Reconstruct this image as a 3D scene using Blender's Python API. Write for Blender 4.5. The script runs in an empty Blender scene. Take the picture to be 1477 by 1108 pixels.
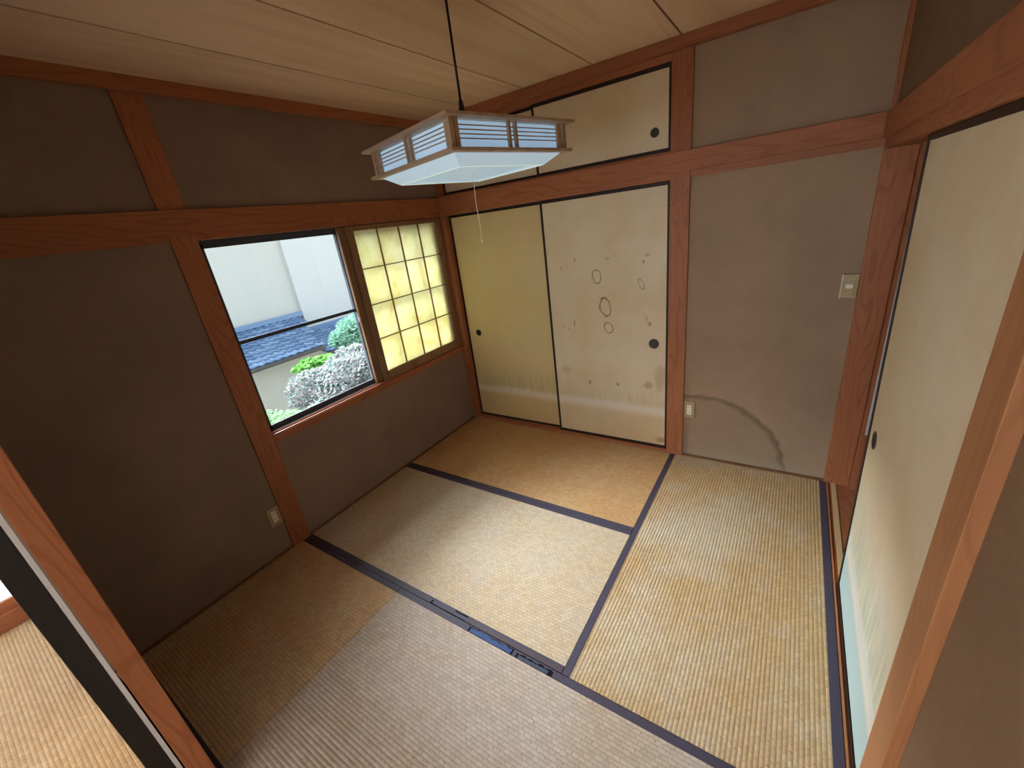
import bpy, bmesh, math, random
from mathutils import Vector, Matrix, Euler
C = bpy.context.scene.collection
sc = bpy.context.scene
random.seed(4)
# ------------------------------------------------------------------ camera, world, light, exposure
cd = bpy.data.cameras.new('camera'); cam = bpy.data.objects.new('camera', cd); C.objects.link(cam)
cam.location = (2.3595, -2.6326, 1.6602); cam.rotation_euler = (1.1932, 0.1247, 0.5726)
cd.sensor_width = 36; cd.lens = 593.28 / 1477 * 36; cd.clip_start = 0.005; cd.clip_end = 200
sc.camera = cam
vs = sc.view_settings; vs.view_transform = 'Standard'; vs.look = 'None'; vs.gamma = 1; vs.use_curve_mapping = False
vs.exposure = 1.12
sc.cycles.use_denoising = True; sc.cycles.max_bounces = 14; sc.cycles.diffuse_bounces = 9
sc.cycles.transparent_max_bounces = 16; sc.cycles.transmission_bounces = 8; sc.cycles.sample_clamp_indirect = 8
w = bpy.data.worlds.new('sky'); sc.world = w; w.use_nodes = True
bgn = w.node_tree.nodes['Background']; bgn.inputs[0].default_value = (0.80, 0.90, 1.0, 1); bgn.inputs[1].default_value = 0.85
def lamp(name, kind, loc, rot, energy, color, **kw):
    l = bpy.data.lights.new(name, kind); l.energy = energy; l.color = color
    for k, v in kw.items(): setattr(l, k, v)
    o = bpy.data.objects.new(name, l); C.objects.link(o); o.location = loc; o.rotation_euler = rot; return o
def aim(o, d): o.rotation_euler = Vector(d).to_track_quat('-Z', 'Y').to_euler()
# broad hazy sun behind thin cloud, over the neighbouring house
sun = lamp('hazy_sun', 'SUN', (-6, 0, 8), (0, 0, 0), 31.0, (0.96, 0.98, 1.0), angle=math.radians(60))
el, az = math.radians(48), math.radians(6)
aim(sun, (math.cos(el) * math.cos(az), math.cos(el) * math.sin(az), -math.sin(el)))
# area lamps added as fill for adjoining-room daylight; the far-side source is unseen
dl = lamp('fill_adjoining_room', 'AREA', (1.0, -5.55, 1.35), (0, 0, 0), 24, (0.97, 0.98, 1.0), shape='RECTANGLE', size=3.0, size_y=1.6)
aim(dl, (0, 1, -0.1))
dl2 = lamp('daylight_adjoining_window', 'AREA', (-0.90, -4.1, 1.0), (0, 0, 0), 20, (0.97, 0.98, 1.0), shape='RECTANGLE', size=2.4, size_y=1.5)
aim(dl2, (1, 0.15, -0.05))

# ------------------------------------------------------------------ node helpers
def lin(r, g, b):
    f = lambda c: c / 12.92 if c <= 0.04045 else ((c + 0.055) / 1.055) ** 2.4
    return (f(r / 255), f(g / 255), f(b / 255), 1)
class NT:
    def __init__(s, name):
        s.m = bpy.data.materials.new(name); s.m.use_nodes = True; s.t = s.m.node_tree; s.n = s.t.nodes; s.l = s.t.links
        s.bsdf = s.n['Principled BSDF']; s.out = s.n['Material Output']; s._tc = None
    def add(s, ty, **kw):
        n = s.n.new(ty)
        for k, v in kw.items(): setattr(n, k, v)
        return n
    def put(s, sock, v):
        if hasattr(v, 'is_output') or isinstance(v, bpy.types.NodeSocket): s.l.new(v, sock)
        elif v is not None: sock.default_value = v
    def math(s, op, a, b=None, c=None, clamp=False):
        n = s.add('ShaderNodeMath', operation=op, use_clamp=clamp); s.put(n.inputs[0], a)
        if b is not None: s.put(n.inputs[1], b)
        if c is not None: s.put(n.inputs[2], c)
        return n.outputs[0]
    def obj(s):
        if s._tc is None:
            s._tc = s.add('ShaderNodeTexCoord').outputs['Object']
        return s._tc
    def xyz(s, v=None):
        n = s.add('ShaderNodeSeparateXYZ'); s.l.new(v or s.obj(), n.inputs[0]); return n.outputs
    def vec(s, x, y, z):
        n = s.add('ShaderNodeCombineXYZ')
        for i, v in enumerate((x, y, z)): s.put(n.inputs[i], v)
        return n.outputs[0]
    def scale(s, sc_, v=None, rnd=False):
        n = s.add('ShaderNodeVectorMath', operation='MULTIPLY'); s.l.new(v or s.obj(), n.inputs[0]); n.inputs[1].default_value = sc_
        o = n.outputs[0]
        if rnd:
            r = s.add('ShaderNodeObjectInfo').outputs['Random']
            q = s.vec(s.math('MULTIPLY', r, 37.0), s.math('MULTIPLY', r, 91.0), s.math('MULTIPLY', r, 53.0))
            a = s.add('ShaderNodeVectorMath', operation='ADD'); s.l.new(o, a.inputs[0]); s.l.new(q, a.inputs[1]); o = a.outputs[0]
        return o
    def noise(s, v=None, scale=5, detail=4, rough=0.55, dist=0):
        n = s.add('ShaderNodeTexNoise'); s.l.new(v or s.obj(), n.inputs['Vector'])
        n.inputs['Scale'].default_value = scale; n.inputs['Detail'].default_value = detail
        n.inputs['Roughness'].default_value = rough; n.inputs['Distortion'].default_value = dist
        return n.outputs['Fac']
    def step(s, v, a, b):   # smooth map of v from a..b to 0..1
        n = s.add('ShaderNodeMapRange', interpolation_type='SMOOTHSTEP'); s.put(n.inputs[0], v)
        n.inputs[1].default_value = a; n.inputs[2].default_value = b; return n.outputs[0]
    def mix(s, f, a, b, mode='MIX'):
        n = s.add('ShaderNodeMix', data_type='RGBA', blend_type=mode); s.put(n.inputs[0], f); s.put(n.inputs[6], a); s.put(n.inputs[7], b)
        return n.outputs[2]
    def bump(s, h, strength=0.3, dist=0.001):
        n = s.add('ShaderNodeBump'); n.inputs['Strength'].default_value = strength; n.inputs['Distance'].default_value = dist
        s.put(n.inputs['Height'], h); s.l.new(n.outputs[0], s.bsdf.inputs['Normal'])
    def fin(s, col=None, rough=0.6, spec=0.4, metal=0.0):
        if col is not None: s.put(s.bsdf.inputs['Base Color'], col)
        s.put(s.bsdf.inputs['Roughness'], rough); s.bsdf.inputs['Specular IOR Level'].default_value = spec
        s.bsdf.inputs['Metallic'].default_value = metal
        return s.m
def plain(name, col, rough=0.5, spec=0.4, metal=0.0, var=0.12):
    t = NT(name); n = t.noise(scale=35, detail=3)
    c2 = tuple(c * (1 - var) for c in col[:3]) + (1,)
    return t.fin(t.mix(n, col, c2), rough, spec, metal)

# ------------------------------------------------------------------ materials
def wood(name, axis, c_light, c_dark, rings=22, rough=0.5, fine=1.0, low=0.8, contrast=1.0, spec=0.3):
    t = NT(name)
    a = [5.0, 5.0, 5.0]; a[axis] = low
    v = t.scale(tuple(a), rnd=True)
    n1 = t.noise(v, 1.0, 2, 0.45)
    ring = t.math('SINE', t.math('MULTIPLY', n1, rings * 6.283))
    ring = t.step(ring, 0.45, 1.0)
    b = [160.0, 160.0, 160.0]; b[axis] = 3.5
    n2 = t.noise(t.scale(tuple(b), rnd=True), fine, 3, 0.6)
    c = [2.0, 2.0, 2.0]; c[axis] = 0.7
    n3 = t.noise(t.scale(tuple(c), rnd=True), 1.0, 3)
    col = t.mix(t.math('MULTIPLY', ring, 0.42 * contrast), c_light, c_dark)
    col = t.mix(t.math('MULTIPLY', t.step(n2, 0.35, 0.75), 0.35 * contrast), col, c_dark)
    col = t.mix(t.math('MULTIPLY', t.step(n3, 0.35, 0.7), 0.3), col, tuple(x * 0.62 for x in c_dark[:3]) + (1,))
    t.bump(n2, 0.12, 0.001)
    return t.fin(col, rough, spec)
RL, RD = lin(168, 108, 74), lin(132, 77, 48)
WX = wood('cedar_x', 0, RL, RD); WY = wood('cedar_y', 1, RL, RD); WZ = wood('cedar_z', 2, RL, RD)
LL, LD = lin(176, 122, 82), lin(142, 90, 56)
WZL = wood('cedar_pale_z', 2, LL, LD, contrast=0.7)
CEIL = wood('ceiling_board', 1, lin(230, 202, 174), lin(198, 160, 126), rings=5, low=0.3, rough=0.55, contrast=0.6)
SHOW = wood('screen_wood', 2, lin(150, 118, 88), lin(112, 80, 56), rings=8)
SILLW = wood('sill_wood', 1, lin(170, 104, 72), lin(128, 68, 44), rings=12, rough=0.35)
LAMPW = wood('lamp_wood', 0, lin(184, 158, 132), lin(146, 118, 92), rings=10)
YOSE = wood('skirt_wood', 0, lin(120, 84, 60), lin(80, 52, 36), rings=10)

def plaster(name, c1, c2, stain=False, scuff=False):
    t = NT(name)
    f = t.noise(scale=420, detail=2, rough=0.7); m = t.noise(scale=2.2, detail=5, rough=0.6); k = t.noise(scale=60, detail=4, rough=0.7)
    col = t.mix(t.step(m, 0.3, 0.7), c1, c2)
    dark = tuple(x * 0.72 for x in c1[:3]) + (1,)
    col = t.mix(t.math('MULTIPLY', t.step(f, 0.48, 0.75), 0.5), col, dark)
    col = t.mix(t.math('MULTIPLY', t.step(k, 0.5, 0.8), 0.25), col, tuple(min(1, x * 1.3) for x in c2[:3]) + (1,))
    X = t.xyz()
    if stain:
        nz = t.noise(scale=5, detail=4)
        d = t.math('SQRT', t.math('ADD', t.math('POWER', t.math('ABSOLUTE', t.math('SUBTRACT', X[0], 1.95)), 2.0),
                                  t.math('POWER', t.math('ABSOLUTE', t.math('SUBTRACT', X[2], -0.04)), 2.0)))
        d = t.math('ADD', d, t.math('MULTIPLY', t.math('SUBTRACT', nz, 0.5), 0.10))
        outer = t.math('SUBTRACT', 1.0, t.step(d, 0.494, 0.515)); inner = t.step(d, 0.462, 0.498)
        band = t.math('MULTIPLY', outer, inner)
        fade = t.math('SUBTRACT', 1.0, t.step(X[2], 0.25, 0.5))
        band = t.math('MULTIPLY', band, t.math('ADD', 0.42, t.math('MULTIPLY', fade, 0.08)))
        col = t.mix(t.math('MULTIPLY', outer, 0.14), col, lin(92, 84, 62))
        col = t.mix(band, col, lin(66, 52, 34))
        low = t.math('SUBTRACT', 1.0, t.step(t.math('ADD', X[2], t.math('MULTIPLY', nz, 0.05)), 0.05, 0.13))
        col = t.mix(t.math('MULTIPLY', low, 0.35), col, lin(150, 146, 124))
    # pale scuffs
    s1 = t.noise(t.scale((3, 3, 3)), 3, 6, 0.7, 1.5)
    lo, hi = (0.64, 0.76) if not scuff else (0.60, 0.74)
    col = t.mix(t.math('MULTIPLY', t.step(s1, lo, hi), 0.35), col, tuple(min(1, x * 1.5) for x in c2[:3]) + (1,))
    t.bump(t.math('ADD', f, t.math('MULTIPLY', k, 0.6)), 0.35, 0.002)
    return t.fin(col, 0.95, 0.15)
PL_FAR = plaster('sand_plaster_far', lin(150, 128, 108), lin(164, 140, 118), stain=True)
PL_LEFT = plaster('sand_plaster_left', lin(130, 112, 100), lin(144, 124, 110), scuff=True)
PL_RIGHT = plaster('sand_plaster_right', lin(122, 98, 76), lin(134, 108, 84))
PL_PALE = plaster('pale_plaster', lin(200, 192, 176), lin(210, 202, 188))

def tatami(name, axis, base, gold, grey, goldx=None):
    """woven rush: short stitches staggered along the ribs, colour wear in broad patches"""
    t = NT(name); X = t.xyz()
    u, v = (X[0], X[1]) if axis == 0 else (X[1], X[0])
    br = t.add('ShaderNodeTexBrick', offset=0.5, squash=1.0)
    wob = t.math('MULTIPLY', t.math('SUBTRACT', t.noise(scale=75, detail=2), 0.5), 0.020); wob2 = t.math('MULTIPLY', t.math('SUBTRACT', t.noise(scale=110, detail=2), 0.5), 0.004)
    t.l.new(t.vec(t.math('ADD', u, wob), t.math('ADD', v, wob2), 0.0), br.inputs['Vector'])
    br.inputs['Scale'].default_value = 1.0; br.inputs['Brick Width'].default_value = 0.024; br.inputs['Row Height'].default_value = 0.0148
    br.inputs['Mortar Size'].default_value = 0.0011; br.inputs['Mortar Smooth'].default_value = 0.6; br.inputs['Bias'].default_value = 0.0
    br.inputs['Color1'].default_value = (1, 1, 1, 1); br.inputs['Color2'].default_value = (0.80, 0.785, 0.76, 1); br.inputs['Mortar'].default_value = (0.50, 0.45, 0.38, 1)
    fine = t.noise(t.vec(t.math('MULTIPLY', u, 420), t.math('MULTIPLY', v, 90), 0.0), 1.0, 2, 0.6)
    big = t.noise(scale=1.6, detail=5, rough=0.6); mid = t.noise(scale=9, detail=4, rough=0.65)
    col = t.mix(t.step(big, 0.36, 0.64), base, gold)
    if goldx: col = t.mix(t.math('MULTIPLY', t.step(X[goldx[0]], goldx[1], goldx[2]), 0.75), col, gold)
    col = t.mix(t.math('MULTIPLY', t.step(mid, 0.45, 0.75), 0.55), col, grey)
    col = t.mix(0.85, col, br.outputs['Color'], 'MULTIPLY')
    col = t.mix(t.math('MULTIPLY', t.step(fine, 0.4, 0.8), 0.35), col, tuple(x * 0.55 for x in base[:3]) + (1,))
    t.bump(t.math('ADD', t.math('MULTIPLY', br.outputs['Fac'], -0.5), t.math('MULTIPLY', fine, 0.5)), 0.6, 0.0012)
    return t.fin(col, 0.72, 0.25)
T_BASE = lin(204, 190, 170); T_GREY = lin(196, 186, 174)
TAT_A = tatami('tatami_amber', 0, lin(206, 170, 126), lin(200, 156, 106), lin(202, 174, 136))
TAT_B = tatami('tatami_tan', 0, T_BASE, lin(204, 182, 152), T_GREY)
TAT_C = tatami('tatami_straw', 1, lin(200, 184, 158), lin(190, 158, 110), lin(198, 184, 164), goldx=(0, 2.15, 2.45))
TAT_D = tatami('tatami_grey', 0, lin(194, 184, 174), lin(188, 172, 152), lin(192, 184, 178))
TAT_D1 = tatami('tatami_half', 0, lin(200, 180, 146), lin(200, 164, 124), lin(200, 184, 158), goldx=(1, -2.215, -2.205))
TAT_N = tatami('tatami_fresh', 0, lin(196, 172, 136), lin(190, 160, 120), lin(198, 178, 148))
def heri(name, c):
    t = NT(name); n = t.noise(scale=90, detail=4); wv = t.noise(t.scale((900, 900, 900)), 1, 1)
    t.bump(wv, 0.4, 0.0005)
    return t.fin(t.mix(n, c, tuple(min(1, x * 1.7) for x in c[:3]) + (1,)), 0.62, 0.35)
HERI = heri('border_cloth', lin(58, 54, 68)); HERI2 = heri('border_cloth_worn', lin(66, 56, 62)); BLUE = heri('blue_underlay', lin(36, 60, 104))
DARKT = plain('torn_edge', lin(22, 18, 22), 0.8, 0.1)
LACQ = plain('black_lacquer', lin(46, 32, 25), 0.5, 0.3)
PULL = plain('pull_dark', lin(74, 68, 62), 0.45, 0.5); PULL2 = plain('pull_ring', lin(22, 20, 19), 0.3, 0.5)
GAP = plain('joint_dark', lin(16, 9, 6), 0.95, 0.0)
ALU = plain('bronze_sash', lin(70, 78, 90), 0.6, 0.3, 0.0); ALUS = plain('silver_rail', lin(190, 192, 196), 0.35, 0.5, 0.7)
CHROME = plain('chrome', lin(210, 210, 212), 0.2, 0.5, 1.0)
BLACKP = plain('black_plastic', lin(20, 20, 22), 0.4); PLATE = plain('plate_bronze', lin(168, 150, 116), 0.4, 0.5, 0.25)
IVORY = plain('ivory_plastic', lin(228, 222, 206), 0.35, 0.5, var=0.04); WHITE = plain('white_strip', lin(204, 206, 214), 0.6, var=0.04)
SLOT = plain('slot', lin(30, 26, 24), 0.7); CORDM = plain('cotton_cord', lin(236, 226, 204), 0.8)

def fusuma(name, marks=(), rings=(), band=0.31, green=0.0, screen_glow=0.0, dirt=0.5, blue=0.0, gh=0.5, u='x'):
    t = NT(name); X = t.xyz(); U = X[0] if u == 'x' else X[1]; Z = X[2]
    n1 = t.noise(scale=2.4, detail=5, rough=0.6); n2 = t.noise(scale=14, detail=5, rough=0.65); n3 = t.noise(t.scale((3, 3, 900)), 1, 2)
    cream, tan = lin(222, 210, 186), lin(214, 194, 162)
    col = t.mix(t.step(n1, 0.3, 0.7), cream, tan)
    if screen_glow: col = t.mix(screen_glow, col, lin(208, 184, 122))  # yellow light from the paper screens put into the paper colour
    col = t.mix(t.math('MULTIPLY', t.step(n3, 0.3, 0.7), 0.12), col, lin(180, 160, 128))
    # painted mist: pale band with a hatched shadow above it
    zz = t.math('ADD', Z, t.math('MULTIPLY', t.math('SUBTRACT', n1, 0.5), 0.05))
    up = t.math('MULTIPLY', t.step(zz, band, band + 0.05), t.math('SUBTRACT', 1.0, t.step(t.math('ADD', zz, t.math('MULTIPLY', n2, 0.16)), band + 0.08, gh + 0.16)))
    hat = t.noise(t.scale((40, 40, 5)), 1, 3, 0.6)
    col = t.mix(t.math('MULTIPLY', up, t.math('MULTIPLY', t.step(hat, 0.25 if not blue else 0.0, 0.65 if not blue else 0.9), 0.08 + green)), col, lin(128, 140, 116) if not blue else lin(134, 158, 148))
    wb = t.math('MULTIPLY', t.step(zz, band - 0.055, band - 0.005), t.math('SUBTRACT', 1.0, t.step(zz, band + 0.0, band + 0.045)))
    col = t.mix(t.math('MULTIPLY', wb, 0.6), col, lin(222, 218, 216) if not blue else lin(170, 186, 198))
    lowm = t.math('SUBTRACT', 1.0, t.step(zz, band - 0.08, band - 0.02))
    col = t.mix(t.math('MULTIPLY', lowm, 0.35 if not blue else 0.9), col, lin(186, 158, 110) if not blue else lin(152, 176, 178))
    # foxing
    col = t.mix(t.math('MULTIPLY', t.step(n2, 0.56, 0.78), 0.35 * dirt), col, lin(176, 122, 70))
    for (mu, mz, ru, rz, s) in marks:
        a = t.math('MULTIPLY', t.math('SUBTRACT', U, mu), 1 / ru); b = t.math('MULTIPLY', t.math('SUBTRACT', Z, mz), 1 / rz)
        d = t.math('SQRT', t.math('ADD', t.math('MULTIPLY', a, a), t.math('MULTIPLY', b, b)))
        d = t.math('ADD', d, t.math('MULTIPLY', t.math('SUBTRACT', n2, 0.5), 1.2))
        col = t.mix(t.math('MULTIPLY', t.math('SUBTRACT', 1.0, t.step(d, 0.4, 1.1)), s), col, lin(150, 104, 58))
    for (mu, mz, ru, rz, tl, s) in rings:
        a0 = t.math('SUBTRACT', U, mu); b0 = t.math('SUBTRACT', Z, mz)
        a0 = t.math('ADD', a0, t.math('MULTIPLY', b0, tl))
        a = t.math('MULTIPLY', a0, 1 / ru); b = t.math('MULTIPLY', b0, 1 / rz)
        d = t.math('SQRT', t.math('ADD', t.math('MULTIPLY', a, a), t.math('MULTIPLY', t.math('MULTIPLY', b, b), t.math('ADD', 0.6, t.math('MULTIPLY', t.math('ABSOLUTE', b), 0.4)))))
        d = t.math('ADD', d, t.math('MULTIPLY', t.math('SUBTRACT', t.noise(scale=16, detail=3), 0.5), 0.85))
        wd = 0.0042 / min(ru, rz)
        m = t.math('MULTIPLY', t.step(d, 1 - 2.2 * wd, 1.0), t.math('SUBTRACT', 1.0, t.step(d, 1.0, 1 + 0.9 * wd)))
        col = t.mix(t.math('MULTIPLY', m, s), col, lin(116, 96, 72))
    t.bump(n3, 0.08, 0.001)
    return t.fin(col, 0.6, 0.3)
F_L = fusuma('fusuma_paper_left', band=0.30, green=0.3, screen_glow=0.6, dirt=0.15)
mk = [(1.119, 1.367, .008, .02, .6), (1.012, 1.313, .012, .012, .5), (1.353, 1.357, .014, .01, .5), (1.584, 1.324, .01, .013, .7), (1.608, 1.364, .018, .014, .45),
      (1.086, .925, .007, .03, .7), (1.003, .898, .012, .008, .6), (1.04, .879, .01, .008, .5), (1.621, .929, .018, .02, .6), (1.60, .96, .006, .03, .5), (1.179, .473, .014, .02, .6),
      (1.394, .478, .014, .018, .6), (1.611, .498, .035, .035, .5), (.99, .56, .05, .03, .3), (1.69, .55, .05, .12, .35), (1.70, .08, .05, .03, .6)]
S0 = 0.89
F_R = fusuma('fusuma_paper_right', marks=[(a - S0, *r) for a, *r in mk], band=0.31, green=0.1, dirt=0.6,
             rings=[(1.272 - S0, 1.245, .029, .046, .1, .8), (1.322 - S0, 1.04, .036, .066, .12, .95), (1.342 - S0, .896, .031, .038, .1, .85), (1.567 - S0, 1.19, .018, .032, .35, .5)])
F_U = fusuma('fusuma_paper_upper', band=-1, dirt=0.1)
F_W = fusuma('fusuma_paper_room', band=0.27, green=0.85, dirt=0.45, blue=1, gh=0.62, u='y')
def shoji_mat():
    t = NT('shoji_paper'); n = t.noise(scale=5, detail=5, dist=1.0); n2 = t.noise(scale=30, detail=4)
    X = t.xyz()
    col = t.mix(t.step(n, 0.3, 0.7), lin(242, 242, 228), lin(234, 232, 208))
    col = t.mix(t.math('MULTIPLY', t.step(t.noise(scale=3.2, detail=6, dist=2.5), 0.55, 0.72), 0.5), col, lin(224, 204, 156))
    d = t.add('ShaderNodeBsdfDiffuse'); tr = t.add('ShaderNodeBsdfTranslucent'); mx = t.add('ShaderNodeMixShader'); mx.inputs[0].default_value = 0.72
    t.l.new(col, d.inputs[0]); t.l.new(col, tr.inputs[0]); t.l.new(d.outputs[0], mx.inputs[1]); t.l.new(tr.outputs[0], mx.inputs[2])
    t.l.new(mx.outputs[0], t.out.inputs[0]); return t.m
SHOJI = shoji_mat()
def glass_mat():
    t = NT('window_glass'); tr = t.add('ShaderNodeBsdfTransparent'); gl = t.add('ShaderNodeBsdfGlossy'); gl.inputs['Roughness'].default_value = 0.02
    tr.inputs[0].default_value = (0.93, 0.96, 0.97, 1)
    fr = t.add('ShaderNodeFresnel'); fr.inputs[0].default_value = 1.45; mx = t.add('ShaderNodeMixShader')
    t.l.new(t.math('MULTIPLY', fr.outputs[0], 0.8), mx.inputs[0]); t.l.new(tr.outputs[0], mx.inputs[1]); t.l.new(gl.outputs[0], mx.inputs[2])
    t.l.new(mx.outputs[0], t.out.inputs[0]); return t.m
GLASS = glass_mat()
def frost_mat():
    t = NT('frosted_glass'); d = t.add('ShaderNodeBsdfDiffuse'); tr = t.add('ShaderNodeBsdfTranslucent'); mx = t.add('ShaderNodeMixShader'); mx.inputs[0].default_value = 0.5
    c = t.mix(t.noise(scale=40), lin(226, 230, 230), lin(214, 220, 222))
    t.l.new(c, d.inputs[0]); t.l.new(c, tr.inputs[0]); t.l.new(d.outputs[0], mx.inputs[1]); t.l.new(tr.outputs[0], mx.inputs[2])
    t.l.new(mx.outputs[0], t.out.inputs[0]); return t.m
FROST = frost_mat()
def glow(name, col, e):
    t = NT(name); t.fin(lin(196, 212, 224), 0.5, 0.3)
    n = t.noise(scale=6, detail=2)
    t.put(t.bsdf.inputs['Emission Color'], t.mix(n, col, tuple(x * 0.94 for x in col[:3]) + (1,))); t.bsdf.inputs['Emission Strength'].default_value = e; return t.m
LAMPG = glow('lamp_diffuser', lin(160, 200, 232), 0.26); LAMPG2 = glow('lamp_diffuser_low', lin(166, 206, 228), 0.22)
LIP = glow('lamp_lip', lin(224, 236, 196), 0.3)
HWALL = plain('house_render', lin(208, 206, 198), 0.9, 0.1, var=0.06); HWALL2 = plain('house_render_bright', lin(214, 214, 210), 0.9, 0.1, var=0.05)
def tile_mat():
    t = NT('roof_tile_glaze'); r = t.add('ShaderNodeObjectInfo').outputs['Random']
    return t.fin(t.mix(r, lin(88, 116, 156), lin(130, 156, 190)), 0.4, 0.5)
TILE = tile_mat(); GUTTER = plain('gutter', lin(90, 84, 82), 0.6); SOIL = plain('soil', lin(120, 112, 92), 0.95, var=0.4)
def leaf_mat(name, a, b):
    t = NT(name); n = t.noise(scale=14, detail=3); col = t.mix(t.step(n, 0.35, 0.65), a, b)
    d = t.add('ShaderNodeBsdfDiffuse'); tr = t.add('ShaderNodeBsdfTranslucent'); mx = t.add('ShaderNodeMixShader'); mx.inputs[0].default_value = 0.35
    t.l.new(col, d.inputs[0]); t.l.new(col, tr.inputs[0]); t.l.new(d.outputs[0], mx.inputs[1]); t.l.new(tr.outputs[0], mx.inputs[2])
    t.l.new(mx.outputs[0], t.out.inputs[0]); return t.m
LF1 = leaf_mat('leaf_mauve', lin(156, 138, 148), lin(112, 144, 132)); LF2 = leaf_mat('leaf_green', lin(106, 152, 134), lin(136, 176, 156))
LF3 = leaf_mat('leaf_bright', lin(104, 160, 84), lin(130, 178, 100)); LF4 = leaf_mat('leaf_pale', lin(110, 146, 104), lin(132, 160, 126))
BARK = plain('bark', lin(96, 78, 60), 0.9)

# ------------------------------------------------------------------ mesh helpers
class MB:
    def __init__(s): s.v = []; s.f = []
    def box(s, x0, x1, y0, y1, z0, z1):
        i = len(s.v); s.v += [(x, y, z) for x in (x0, x1) for y in (y0, y1) for z in (z0, z1)]
        s.f += [tuple(i + k for k in q) for q in ((0, 1, 3, 2), (4, 6, 7, 5), (0, 4, 5, 1), (2, 3, 7, 6), (0, 2, 6, 4), (1, 5, 7, 3))]
        return s
    def prism(s, prof, axis, a, b):     # closed profile (p,q) swept along axis
        i = len(s.v); n = len(prof)
        def mk(p, q, t): return {0: (t, p, q), 1: (p, t, q), 2: (p, q, t)}[axis]
        s.v += [mk(p, q, a) for p, q in prof] + [mk(p, q, b) for p, q in prof]
        s.f += [(i + k, i + (k + 1) % n, i + n + (k + 1) % n, i + n + k) for k in range(n)] + [tuple(i + k for k in range(n)), tuple(i + n + k for k in reversed(range(n)))]
        return s
    def bar(s, a, b, w, h, up=(0, 0, 1)):
        a, b = Vector(a), Vector(b); d = (b - a).normalized(); sd = d.cross(Vector(up))
        if sd.length < 1e-4: sd = d.cross(Vector((1, 0, 0)))
        sd.normalize(); u = sd.cross(d); i = len(s.v)
        for p in (a, b):
            for x, y in ((-1, -1), (1, -1), (1, 1), (-1, 1)): s.v.append(tuple(p + sd * x * w / 2 + u * y * h / 2))
        s.f += [(i, i + 1, i + 2, i + 3), (i + 7, i + 6, i + 5, i + 4)] + [(i + k, i + 4 + k, i + 4 + (k + 1) % 4, i + (k + 1) % 4) for k in range(4)]
        return s
    def lathe(s, prof, n=24, c=(0, 0, 0), axis=2):     # profile (r,h)
        i = len(s.v)
        for r, h in prof:
            for k in range(n):
                a = 2 * math.pi * k / n; p = (r * math.cos(a), r * math.sin(a), h)
                if axis == 1: p = (p[0], h, p[1])
                if axis == 0: p = (h, p[0], p[1])
                s.v.append((p[0] + c[0], p[1] + c[1], p[2] + c[2]))
        for j in range(len(prof) - 1):
            for k in range(n): s.f.append((i + j * n + k, i + j * n + (k + 1) % n, i + (j + 1) * n + (k + 1) % n, i + (j + 1) * n + k))
        s.f.append(tuple(i + k for k in range(n))); s.f.append(tuple(i + (len(prof) - 1) * n + k for k in range(n)))
        return s
    def grid(s, pts, cols):             # rows of points
        i = len(s.v); s.v += pts; rows = len(pts) // cols
        s.f += [(i + r * cols + c, i + r * cols + c + 1, i + (r + 1) * cols + c + 1, i + (r + 1) * cols + c) for r in range(rows - 1) for c in range(cols - 1)]
        return s
    def mesh(s, name, m, smooth=False):
        me = bpy.data.meshes.new(name); me.from_pydata([tuple(p) for p in s.v], [], s.f); me.materials.append(m)
        b = bmesh.new(); b.from_mesh(me); bmesh.ops.recalc_face_normals(b, faces=b.faces); b.to_mesh(me); b.free()
        if smooth:
            for p in me.polygons: p.use_smooth = True
        return me
def put(name, me, parent=None, bevel=0.0, loc=(0, 0, 0)):
    o = bpy.data.objects.new(name, me); C.objects.link(o); o.parent = parent; o.location = loc
    if bevel:
        md = o.modifiers.new('edge', 'BEVEL'); md.width = bevel; md.segments = 2; md.limit_method = 'ANGLE'
    return o
def obj(name, mb, m, parent=None, bevel=0.0, smooth=False, loc=(0, 0, 0)): return put(name, mb.mesh(name, m, smooth), parent, bevel, loc)
def box(name, x0, x1, y0, y1, z0, z1, m, parent=None, bevel=0.0): return obj(name, MB().box(x0, x1, y0, y1, z0, z1), m, parent, bevel)
def tag(o, label, cat=None, group=None, kind=None):
    o['label'] = label
    if cat: o['category'] = cat
    if group: o['group'] = group
    if kind: o['kind'] = kind
    return o
def thing(name, label, cat, loc=(0, 0, 0), group=None, rot=(0, 0, 0)):
    o = bpy.data.objects.new(name, None); C.objects.link(o); o.location = loc; o.rotation_euler = rot; o.empty_display_size = 0.1
    return tag(o, label, cat, group)
def sbox(name, b, m, label, bevel=0.0):
    o = box(name, *b, m, None, bevel); o['kind'] = 'structure'; o['label'] = label; return o
def sempty(name, label):
    o = bpy.data.objects.new(name, None); C.objects.link(o); o['kind'] = 'structure'; o['label'] = label; return o

W, D1_, D2_, D3_, X1 = 2.648, -0.866, -1.733, -2.6175, 1.765
# ------------------------------------------------------------------ setting
sbox('floor', (-0.95, 4.0, -5.6, 1.0, -0.30, -0.052), plain('subfloor', lin(120, 96, 70), 0.9), 'plywood floor under the tatami mats')
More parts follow.
